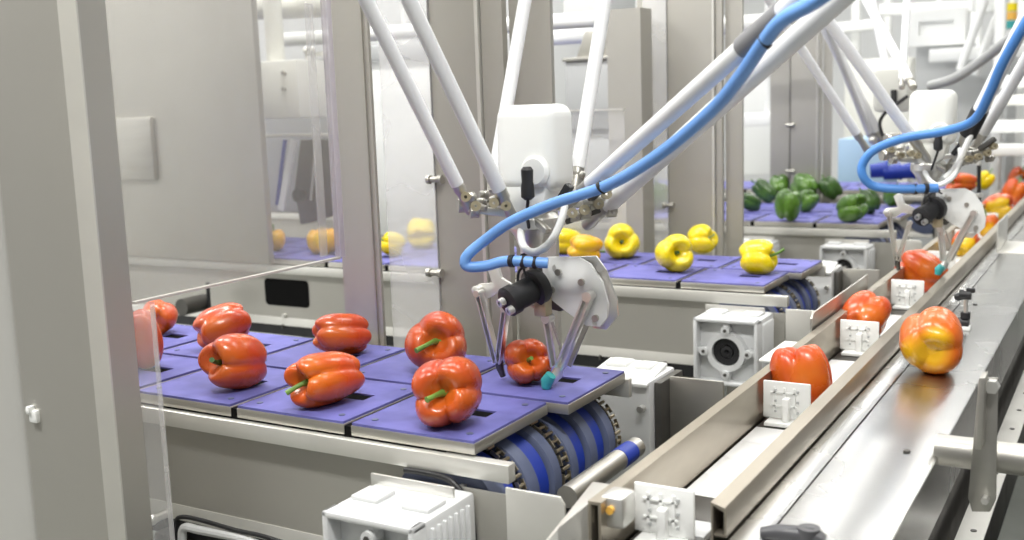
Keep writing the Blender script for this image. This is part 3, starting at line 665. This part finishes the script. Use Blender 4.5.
# second robot
P1 = aty(534,152,RY); P2 = atd(932,121,2.14); D2 = P2-P1; R2Y = RY+D2.y
r2 = thing('delta_robot', 'second white delta robot reaching over the main line with looped blue hose', 'robot', None, tuple(Vector((-.69,RY,.15))+D2))
robot_body(r2, D2, 'cream')
y2 = R2Y
arm(r2, Z0, (866,148,y2-.05), (793,36,y2-.2), .0090, cuff=.04)
arm(r2, Z0, (932,165,y2-.02), (826,18,y2-.2), .0110, cuff=.075)
arm(r2, Z0, (953,165,y2), (1010,50,y2-.10), .0135, cuff=.085)
arm(r2, Z0, (972,152,y2+.05), (1026,60,y2-.05), .0110, cuff=.05)
arm(r2, Z0, (912,85,y2+.08), (866,0,y2+.35), .0100, cuff=.02)
arm(r2, Z0, (902,85,y2+.10), (907,0,y2+.4), .0080, cuff=.02)
lr2 = shade_group(r2)
hp = [aty(u,v,y2+d) for u,v,d in ((1050,-15,-.26),(1026,22,-.25),(1003,62,-.22),(990,92,-.19),(974,120,-.15),(945,131,-.12),(905,138,-.12),(876,149,-.12),(863,163,-.12),(863,176,-.12),(874,186,-.11),(900,189,-.10),(938,188,-.08))]
lr2().tube(curve(hp, 10), .0085, 18).build('air_hose', 'hosed', r2)
for u, v in ((915,189), (926,188.5)): p = aty(u, v, y2-.09); lr2().cyl(p-RIGHT*.003, p+RIGHT*.003, .0105, n=18).build('hose_tie', 'black', r2)
ba, ta = aty(953,165,y2), aty(1010,50,y2-.10); a_, b_ = ba.lerp(ta,.28), ba.lerp(ta,.50); lr2().cyl(a_, b_, .0165, n=20).build('rod_clamp', 'black', r2)
lr2().tube(curve([aty(972,132,y2-.04), aty(962,155,y2-.04), aty(955,168,y2-.04), aty(945,178,y2-.04)]), .006, 10).build('cable_sleeve', 'white', r2)
# third robot, farther back
y3 = y2+1.07
r3 = thing('delta_robot', 'third delta robot, blurred, behind the second one with a thin black cable', 'robot', None, tuple(aty(893,120,y3)))
lr3 = shade_group(r3)
c = aty(893,88,y3); lr3().box(c.x-.05, c.x+.05, y3-.04, y3+.04, c.z-.07, c.z+.06, .015).build('housing', 'cream', r3)
p = aty(893,133,y3); lr3().bar(aty(872,140,y3), aty(915,136,y3), .02, .03, bev=.004).build('platform', 'steel', r3)
m = lr3()
for u, v in ((873,140),(880,150),(889,146),(900,148),(910,146),(893,155)): q = aty(u, v, y3-.03); lr3().ball(q, .014, 12).build('ball_joint', 'steelb', r3)
arm(r3, Z0, (882,142,y3), (822,22,y3-.15), .0140, cuff=.04); arm(r3, Z0, (872,140,y3), (840,60,y3-.2), .0100, cuff=.03)
arm(r3, Z0, (893,100,y3+.1), (872,0,y3+.3), .0120, cuff=.02)
lr3().tube(curve([aty(u,v,y3-.06) for u,v in ((908,96),(898,103),(886,112),(880,122),(882,133),(888,140))]), .005, 8).build('cable', 'black', r3)
q = aty(894,97,y3-.05); lr3().cyl(q-UP*.02, q+UP*.02, .009, n=14).build('plug', 'black', r3)
# ------------------------------------------------------------------ posts and panes
def prism_v(mb, pts, z0, z1, bev=0): return mb.prism([(x, y, z0) for x, y in pts], (0, 0, z1-z0), bev)
ZT = 1.7
# near left column
cl = thing('column', 'wide beige steel column filling the left edge with a bright vertical fold', 'column', None, (-1.1, .8, ZF)); o = Vector(cl.location)
lc = shade_group(cl)
yb_, yc_ = atx(100,270,-1.022).y, atx(130,280,-1.022).y
xf_ = aty(83,270,yb_-.010).x
prism_v(lc(), [(-1.60,yb_-.008),(xf_,yb_-.008),(-1.024,yb_+.002),(-1.022,yb_+.002),(-1.022,yc_),(-1.60,yc_)], ZF, ZT).build('sheet', 'post', cl)
prism_v(lc(), [(xf_,yb_-.0105),(-1.0205,yb_-.0003),(-1.0205,yb_+.002),(xf_,yb_-.008)], ZF, ZT).build('bright_fold', 'edge', cl)  # lighter steel colour paints the light caught by the fold
cp = aty(35,416,yb_-.010); m = lc(); m.box(cp.x-.007,cp.x+.007,yb_-.014,yb_-.007,cp.z-.008,cp.z+.008,.002); m.box(cp.x-.008,cp.x-.001,yb_-.017,yb_-.007,cp.z+.003,cp.z+.013,.002); m.build('white_clip', 'white', cl)
xr = aty(20,400,.50).x
fc = thing('column', 'narrow pale column at the lower left corner, nearest to the viewer', 'column', None, (xr-.1,.5,ZF))
lc2 = shade_group(fc)
xa = aty(33,540,.5).x
prism_v(lc2(), [(xa-.30,.50),(xa-.004,.50),(xa,.502),(xa,.504),(xa-.30,.504)], ZF, ZT).build('sheet', 'edge', fc)
# columns between cells
def column(lab, pts, m='post', z1=ZT, extra=None):
    x0, y0 = pts[0]; t = thing('column', lab, 'column', None, (x0, y0, ZF)); k = shade_group(t)
    prism_v(k(), pts, ZF, z1).build('sheet', m, t); return t, k
XP = lambda u, y: aty(u, 200, y).x
# slim post behind panes (345-385)
xa, xb = aty(347,340,1.36).x, aty(384,340,1.36).x
t, k = column('slim dark beige post behind the edge of the acrylic door', [(xa,1.36),(xb,1.36),(xb,1.366),(xa,1.366)])
prism_v(k(), [(xb-.012,1.357),(xb-.009,1.357),(xb-.009,1.36),(xb-.012,1.36)], ZF, ZT).build('seam_strip', 'steel', t)
def big_col(lab, y, uL, uM, uR, uR2, hv):
    xL, xM, xR, xR2 = [XP(u, y) for u in (uL, uM, uR, uR2)]
    t = thing('column', lab, 'column', None, (xL, y, ZF)); k = shade_group(t)
    prism_v(k(), [(xL,y),(xM,y),(xM,y+.018),(xL,y+.018)], ZF, ZT).build('front_sheet', 'post', t)
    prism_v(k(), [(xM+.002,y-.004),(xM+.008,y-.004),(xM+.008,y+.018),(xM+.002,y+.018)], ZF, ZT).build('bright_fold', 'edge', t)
    prism_v(k(), [(xM+.010,y+.003),(xR,y+.003),(xR,y+.018),(xM+.010,y+.018)], ZF, ZT).build('side_sheet', 'post', t)
    prism_v(k(), [(xR+.003,y+.02),(xR2,y+.02),(xR2,y+.03),(xR+.003,y+.03)], ZF, ZT).build('rear_flange', 'post', t)
    prism_v(k(), [(xL-.0025,y-.002),(xL-.0003,y-.002),(xL-.0003,y+.06),(xL-.0025,y+.06)], ZF, ZT).build('gasket', 'dark', t)
    for v in hv:
        q = aty(uL, v, y)
        m = k(); m.cyl((q.x-.012,y-.010,q.z),(q.x-.006,y-.010,q.z),.0075,n=16); m.cyl((q.x-.006,y-.010,q.z),(q.x+.010,y-.010,q.z),.005,n=16); m.cyl((q.x+.010,y-.010,q.z),(q.x+.017,y-.010,q.z),.0075,n=16); m.cyl((q.x+.004,y-.010,q.z),(q.x+.004,y,q.z),.004,n=10)
        m.build('hinge', 'steel', t)
    return t, k
cA, kA = big_col('broad steel column behind the near robot, with a bright fold and two hinges', 1.48, 437, 481, 507, 549, (272, 179))
cB, kB = big_col('steel column between the yellow and the green pepper conveyors', 2.57, 669, 712, 722, 740, (205,))
cC, kC = big_col('distant steel column left of the second robot', 3.80, 790, 815, 820, 829, (171, 125))
# left jambs of the openings behind
t = thing('column', 'pale hanging jamb left of the middle steel column', 'column', None, (XP(655,2.62),2.62,2.5)); k = shade_group(t); prism_v(k(), [(XP(640,2.62),2.62),(XP(668,2.62),2.62),(XP(668,2.62),2.63),(XP(640,2.62),2.63)], aty(655,150,2.62).z, 2.6).build('sheet','post',t)
xa, xb = XP(610,2.45), XP(643,2.45)
t, k = column('beige post behind the milky pane, nearer to the robot', [(xa,2.45),(xb,2.45),(xb,2.52),(xa,2.52)], z1=aty(630,8,2.45).z)
xa, xb = XP(785-15,3.83), XP(789,3.83)
t, k = column('narrow jamb post left of the distant column', [(xa,3.83),(xb,3.83),(xb,3.86),(xa,3.86)])
# acrylic door in the plane x=-1.02
XD = -1.022
ad = thing('acrylic_door', 'large acrylic guard door with painted reflection haze and sloping lower edge, left of the robot', 'acrylic door', None, (XD, 1.05, .15))
k = shade_group(ad); y1d = atx(345,255,XD).y
k().box(XD-.006, XD, .856, y1d, .150, 1.2, .001).build('sheet', 'haze', ad)
k().box(XD-.010, XD+.002, y1d-.012, y1d, .150, 1.2, .002).build('edge_profile', 'acryp', ad)
k().box(XD-.0065, XD+.0012, .858, y1d-.012, .1485, .1515).build('lower_edge', 'edge', ad)
k().box(XD-.012, XD-.008, y1d-.045, y1d-.028, .155, atx(330,4,XD).z, .002).build('rounded_slat', 'acryw', ad)
lp_ = thing('acrylic_strip', 'narrow clear acrylic strip below the door, over the left peppers', 'acrylic strip', None, (XD, .9, -.1)); k = shade_group(lp_)
ye = atx(162,395,XD).y
k().box(XD-.006, XD, .856, ye, -.55, .146, .001).build('sheet', 'acry', lp_); k().box(XD-.0066, XD+.0006, ye-.0012, ye+.0005, -.55, .146).build('strip_edge', 'acryw', lp_)
# door pane hanging lower, behind (345-350)
mp = thing('acrylic_door', 'milky acrylic door between the slim post and the broad column', 'acrylic door', None, (-1.03, 1.44, 0)); k = shade_group(mp)
xa, xb = XP(386,1.475), XP(436,1.475)
k().box(xa, xb, 1.475, 1.48, -.6, 1.3, .001).build('sheet', 'acryw', mp)
mp = thing('acrylic_door', 'milky acrylic door left of the middle steel column', 'acrylic door', None, (-1.03, 2.56, 0)); k = shade_group(mp)
xa, xb = XP(645,2.562), XP(668,2.562)
k().box(xa, xb, 2.562, 2.567, -.6, 1.3, .001).build('sheet', 'acryw', mp)
mp = thing('acrylic_window', 'clear acrylic window with a thin rim between the robot and the middle column', 'acrylic window', None, (-1.2, 2.3, .3)); k = shade_group(mp)
q0, q1 = aty(553,111,2.35), aty(624,111,2.35)
k().box(q0.x, q1.x, 2.35, 2.355, -.0, q0.z, .001).build('sheet', 'acry', mp); k().box(q0.x, q1.x, 2.347, 2.358, q0.z-.003, q0.z+.002).build('rim', 'edge', mp)
# grey panel added behind the door to carry its grey reflection
q0, q1 = aty(258,100,2.0), aty(258,240,2.0)
hd = thing('reflection_panel', 'plain grey panel added for the grey reflection in the acrylic door', 'cover', None, (q0.x-.4, 2.0, .3)); k = shade_group(hd)
k().box(q0.x-.9, q0.x, 2.0, 2.02, -.012, 1.3, .002).build('front_sheet', 'post', hd)
q = aty(120,230,2.0); k().box(aty(102,60,1.99).x, aty(146,60,1.99).x, 1.985, 2.0, aty(120,180,1.99).z, aty(120,118,1.99).z, .004).build('raised_cover', 'steel', hd)
# equipment beyond the door
q0, q1 = aty(256,62,2.3), aty(300,118,2.3)
jb = thing('control_box', 'pale control box with two small knobs behind the acrylic door', 'control box', None, ((q0.x+q1.x)/2, 2.35, q1.z)); k = shade_group(jb)
k().box(q0.x, q1.x, 2.3, 2.42, q1.z, q0.z, .004).build('case', 'cream', jb)
for v in (73, 89): p = aty(285, v, 2.3); k().cyl(p, p-Vector((0,.01,0)), .006, n=14).build('knob', 'steel', jb)
a_, b_ = aty(276,62,2.36), aty(270,-30,2.36); tag(MB().cyl(a_, b_, .026, n=28).build('mounting_pipe', 'cream'), 'fat pale upright pipe above the control box behind the door', 'pipe')
a_, b_ = aty(240,8,2.45), aty(345,4,2.45); tag(MB().cyl(a_, b_, .036, n=28).build('mounting_pipe', 'cream'), 'fattest pale horizontal pipe at the top behind the acrylic door', 'pipe')
pz = aty(308,38,2.6); tag(MB().cyl((pz.x-.1,2.6,pz.z),(-1.12,2.6,pz.z-.01), .021, n=28).build('mounting_pipe', 'white'), 'white horizontal pipe passing behind the door and the milky pane', 'pipe')
pz = aty(630,32,3.4); tag(MB().cyl((-1.9,3.4,pz.z),(-1.03,3.4,pz.z), .028, n=28).build('mounting_pipe', 'white'), 'white horizontal pipe left of the middle steel column', 'pipe')
q0, q1 = aty(260,136,2.25), aty(337,135,2.25); tbq = (q0, q1)
mc = thing('robot_base', 'dark grey upstream mechanism with pale leaning strips behind the door', 'mechanism', None, tuple(aty(305,190,2.4))); k = shade_group(mc)
k().box(aty(262,200,2.5).x, aty(338,200,2.5).x, 2.5, 2.54, .06, aty(300,60,2.5).z, .004).build('back_plate', 'mgrey', mc)
k().prism([aty(u,v,2.4) for u,v in ((300,140),(330,140),(333,215),(300,225),(294,190))], (0,.06,0), .004).build('dark_block', 'dark', mc)
k().bar(aty(294,140,2.36), aty(281,210,2.36), .022, .006, up=(0,1,0)).build('leaning_strip', 'white', mc); k().bar(aty(285,140,2.38), aty(277,205,2.38), .010, .006, up=(0,1,0)).build('leaning_strip', 'blue', mc)
k().box(tbq[0].x, tbq[1].x, 2.245, 2.255, tbq[0].z-.004, tbq[0].z+.004, .001).build('thin_bar', 'edge', mc); k().lathe([(.0001,0),(.02,0),(.02,.02),(.0001,.02)], aty(302,195,2.38), (0,-1,0), 20).build('round_knob', 'black', mc)
m = k()
for (u,v) in ((306,50),(312,50),(325,55),(310,60),(318,165),(325,150)): m.ball(aty(u,v,2.46), .011, 12)
m.bar(aty(306,56,2.46), aty(336,52,2.46), .008, .012); m.bar(aty(318,130,2.36), aty(311,200,2.36), .006, .006); m.build('linkage', 'steelb', mc)
mo = thing('motor', 'dark motor and pipe half hidden behind the lower edge of the acrylic door', 'motor', None, tuple(aty(196,305,1.95))); k = shade_group(mo)
p = aty(196,304,1.95); k().cyl(p-Vector((0,.05,0)), p+Vector((0,.03,0)), .022, n=24).build('motor_body', 'dark', mo); p = aty(208,290,1.97); k().cyl(p-Vector((0,0,.11)), p+Vector((0,0,.02)), .005, n=12).build('conduit', 'black', mo)
# white machine body behind milky pane
q0, q1 = aty(340,64,2.9), aty(450,64,2.9)
wm = thing('machine_cover', 'white machine cover behind the milky pane', 'machine cover', None, ((q0.x+q1.x)/2, 3.0, 0)); k = shade_group(wm)
k().box(q0.x, q1.x+.1, 2.9, 2.92, aty(400,236,2.9).z, q0.z, .004).build('front_sheet', 'white', wm); k().box(q0.x, q1.x+.1, 2.88, 2.92, q0.z+.004, q0.z+.05, .004).build('top_strip', 'mgrey', wm)
# grey bin box in the window beside robot
q0, q1 = aty(565,62,3.0), aty(622,112,3.0)
bx = thing('equipment_box', 'grey square equipment box in the window right of the white robot housing', 'box', None, ((q0.x+q1.x)/2, 3.05, q1.z)); k = shade_group(bx)
k().box(q0.x, q1.x, 3.0, 3.12, q1.z-.05, q0.z, .004).build('case', 'mgrey', bx); k().box(q0.x-.006, q1.x+.006, 2.99, 3.13, q0.z, q0.z+.012, .003).build('lid', 'steel', bx)
k().prism([aty(u,v,3.05) for u,v in ((575,60),(610,60),(602,30),(585,30))], (0,.05,0), .004).build('neck', 'steel', bx)
k().prism([aty(u,v,3.02) for u,v in ((570,128),(622,128),(640,200),(562,200))], (0,.1,0), .004).build('chute', 'mgrey', bx)
q0, q1 = aty(563,0,3.1), aty(598,17,3.1); tag(MB().box(q0.x,q1.x,3.1,3.2,q1.z,q0.z+.2,.004).build('junction_box','white'), 'white box at the top edge above the grey equipment box', 'box')
# ------------------------------------------------------------------ far right background
def slab(name, lab, cat, u0, v0, u1, v1, y, d, m, bev=.006, group=None):
    a, b = aty(u0, v0, y), aty(u1, v1, y)
    return tag(MB().box(min(a.x,b.x), max(a.x,b.x), y, y+d, min(a.z,b.z), max(a.z,b.z), bev).build(name, m), lab, cat, group)
slab('crate', 'pale blue crate behind the far trays left of the blue hose loop', 'crate', 838, 139, 884, 202, 4.75, .3, 'lblue')
slab('cabinet', 'grey cabinet behind the second robot housing', 'cabinet', 916, 46, 1000, 320, 5.6, .4, 'mgrey')
sc = thing('display_frame', 'white framed display unit above the grey cabinet', 'display', None, tuple(aty(960,30,5.5))); k = shade_group(sc)
def fr(u0,v0,u1,v1,y,m_,nm,d=.05,mat_='white'):
    a, b = aty(u0,v0,y), aty(u1,v1,y); x0,x1,z0,z1 = min(a.x,b.x),max(a.x,b.x),min(a.z,b.z),max(a.z,b.z); q=k()
    q.box(x0,x1,y,y+d,z1-m_,z1); q.box(x0,x1,y,y+d,z0,z0+m_); q.box(x0,x0+m_,y,y+d,z0+m_,z1-m_); q.box(x1-m_,x1,y,y+d,z0+m_,z1-m_); return q.build(nm,mat_,sc)
fr(908,12,965,44,5.5,.05,'frame'); a, b = aty(912,16,5.53), aty(961,40,5.53); k().box(a.x,b.x,5.53,5.54,b.z,a.z).build('screen','mgrey',sc)
a, b = aty(916,19,5.52), aty(957,38,5.52); k().box(a.x,b.x,5.52,5.529,b.z,a.z).build('screen_face','white',sc)
for i,(v0,v1,y,lab,m_) in enumerate(((76,86,4.9,'white horizontal machine beam below the frames at upper right','white'),(96,104,4.7,'pale horizontal machine beam right of the second hose','cream'),(122,132,4.5,'white shelf beam above the thin rod','white'),(146,156,4.35,'lowest white crossbeam behind the thin dark rod','white'))):
    slab('machine_beam', lab, 'beam', 975 if i>1 else 990, v0, 1075, v1, y, .25, m_)
for i,(u,w_,y,lab) in enumerate(((992,10,5.0,'white upright machine post nearest the right edge'),(968,8,6.0,'thin white upright post above the second robot'),(1014,9,6.2,'far white upright post in the upper right corner'),(850,8,6.6,'far white upright post behind the robot arms, left one'),(882,7,6.9,'far white upright post behind the robot arms, right one'))):
    a = aty(u,100,y); b = aty(u+w_,100,y); tag(MB().box(a.x,b.x,y,y+.06,ZF,2.0,.004).build('machine_post','white'), lab, 'post')
for i,(u0,v0,u1,v1,y,lab) in enumerate(((880,10,1000,6,6.3,'far white horizontal girder at the top edge right'),(760,36,880,24,6.5,'far white girder behind the upper robot arms'),(745,120,790,118,5.0,'white rail seen in the gap left of the distant column'),(930,56,1030,50,5.45,'second far white girder above the cabinet'))):
    a, b = aty(u0,v0,y), aty(u1,v1,y); tag(MB().bar(a,b,.06,.06,bev=.004).build('girder','white'), lab, 'girder')
for i,(u0,v0,u1,v1,y) in enumerate(((960,70,985,0,5.2),(975,75,1003,0,5.3))):
    a, b = aty(u0,v0,y), aty(u1,v1,y); tag(MB().cyl(a,b,.018,n=14).build('strut','white'), ['white leaning strut above the grey cabinet, left one','white leaning strut above the grey cabinet, right one'][i], 'strut')
slab('wall_cabinet','white wall cabinet in the far gap between the two right columns','cabinet',742,20,775,175,5.4,.4,'white')
slab('machine_cover','light machine cover filling the far gap below the arms','machine cover',845,60,905,290,6.0,.3,'cream')
p = aty(1012,16,6.4); sg = thing('signal_lamp', 'small stacked yellow, orange and green lamp far at the top right', 'lamp', None, tuple(p)); k = shade_group(sg)
for q_, c in ((.045,'yel'), (0,'amber'), (-.045,'teal')): k().cyl(p+Vector((0,0,q_-.02)), p+Vector((0,0,q_+.02)), .03, n=20).build('lamp_segment', c, sg)
k().cyl(p+Vector((0,0,.065)), Vector((p.x,p.y,2.6)), .012, n=12).build('hanger_rod', 'white', sg)
# grey cable bundle from third robot to the right
tag(MB().tube(curve([aty(u,v,y) for u,v,y in ((930,86,3.4),(955,78,3.35),(985,58,3.3),(1010,38,3.2),(1040,10,3.1))]), .014, 14).build('cable_bundle','mgrey'), 'grey cable bundle sagging from the upper right corner', 'cable')
# tall thin rod beside line
rd = thing('guide_rod', 'tall thin dark rod standing beside the main line at right', 'rod', None, tuple(aty(979,204,3.2))); k = shade_group(rd)
k().cyl(aty(979,215,3.2), aty(979,152,3.2), .0055, n=14).build('rod','black',rd); k().cyl(aty(979,165,3.2), aty(979,142,3.2), .007, n=14).build('sleeve','edge',rd)
# blue cups behind the hose loop
for u, v, lab in ((880,170,'blue cup farthest left inside the hose loop'),(893,172,'blue cup in the middle inside the hose loop'),(907,171,'blue cup nearest the second gripper')):
    p = aty(u, v, 3.6); t = thing('blue_cup', lab, 'cup', 'blue cups behind the hose loop', tuple(p)); 
    MB().lathe([(.0001,-.03),(.022,-.03),(.026,.025),(.023,.025),(.020,-.025),(.0001,-.025)], (0,0,0), (1,.2,.1), 20).build('cup','blue',t); MB().lathe([(.026,.018),(.029,.018),(.029,.025),(.026,.025),(.026,.018)], (0,0,0), (1,.2,.1), 20).build('rim','blue',t)
# hoses at bottom left below the near conveyor
for i,(pts,mm,r,lab) in enumerate((
    (((176,540),(176,522),(182,517),(200,520),(235,530),(262,536),(300,548)),'black',.0030,'thin black cable clipped under the nearest conveyor'),
    (((182,545),(184,528),(200,530),(240,538),(262,546)),'cast',.006,'pale grey hose under the nearest conveyor beside the black cable'))):
    tag(MB().tube(curve([aty(u,v,.955) for u,v in pts]), r, 10).build('cable', mm), lab, 'cable')
q = aty(158,517,.93); t = thing('latch_bolt','small steel latch bolt low beside the left column','bolt',None,tuple(q))
MB().cyl((0,.02,0),(0,-.008,0),.006,n=14).build('shank','steelb',t); MB().ball((0,-.010,0),.008,12).build('head','steelb',t)
slab('motor','dark motor body under the nearest conveyor at the bottom left','motor',152,532,178,575,.95,.12,'dark')
bpy.context.view_layer.update()
for o in [o for o in COL.objects if o.parent is None and (o.name.split('.')[0] in ('girder','strut') or o.name in ('machine_cover','equipment_box','junction_box','mounting_pipe','mounting_pipe.001','mounting_pipe.002','mounting_pipe.003'))]:
    src = [o] if o.type == 'MESH' else list(o.children)
    vs = [c.matrix_world @ Vector(b) for c in src for b in c.bound_box]
    x0, x1, y0, y1, z1 = min(v.x for v in vs), max(v.x for v in vs), min(v.y for v in vs), max(v.y for v in vs), max(v.z for v in vs)
    ct = sum((c.matrix_world @ Vector(b) for c in src for b in c.bound_box), Vector())/len(vs)
    h_ = MB().cyl(Vector((ct.x, ct.y, max(ct.z, z1-.05)-(.0 if z1-ct.z < .1 else 0)))-Vector(o.location), Vector((ct.x, ct.y, 2.6))-Vector(o.location), .012, n=12).build('hanger_rod', 'white', o)
# ------------------------------------------------------------------ view
S.view_settings.view_transform = 'Standard'; S.view_settings.look = 'None'; S.view_settings.gamma = 1; S.view_settings.exposure = -0.2
S.view_settings.use_curve_mapping = False
S.cycles.use_denoising = True; S.cycles.max_bounces = 10; S.cycles.transparent_max_bounces = 24
S.cycles.sample_clamp_indirect = 6
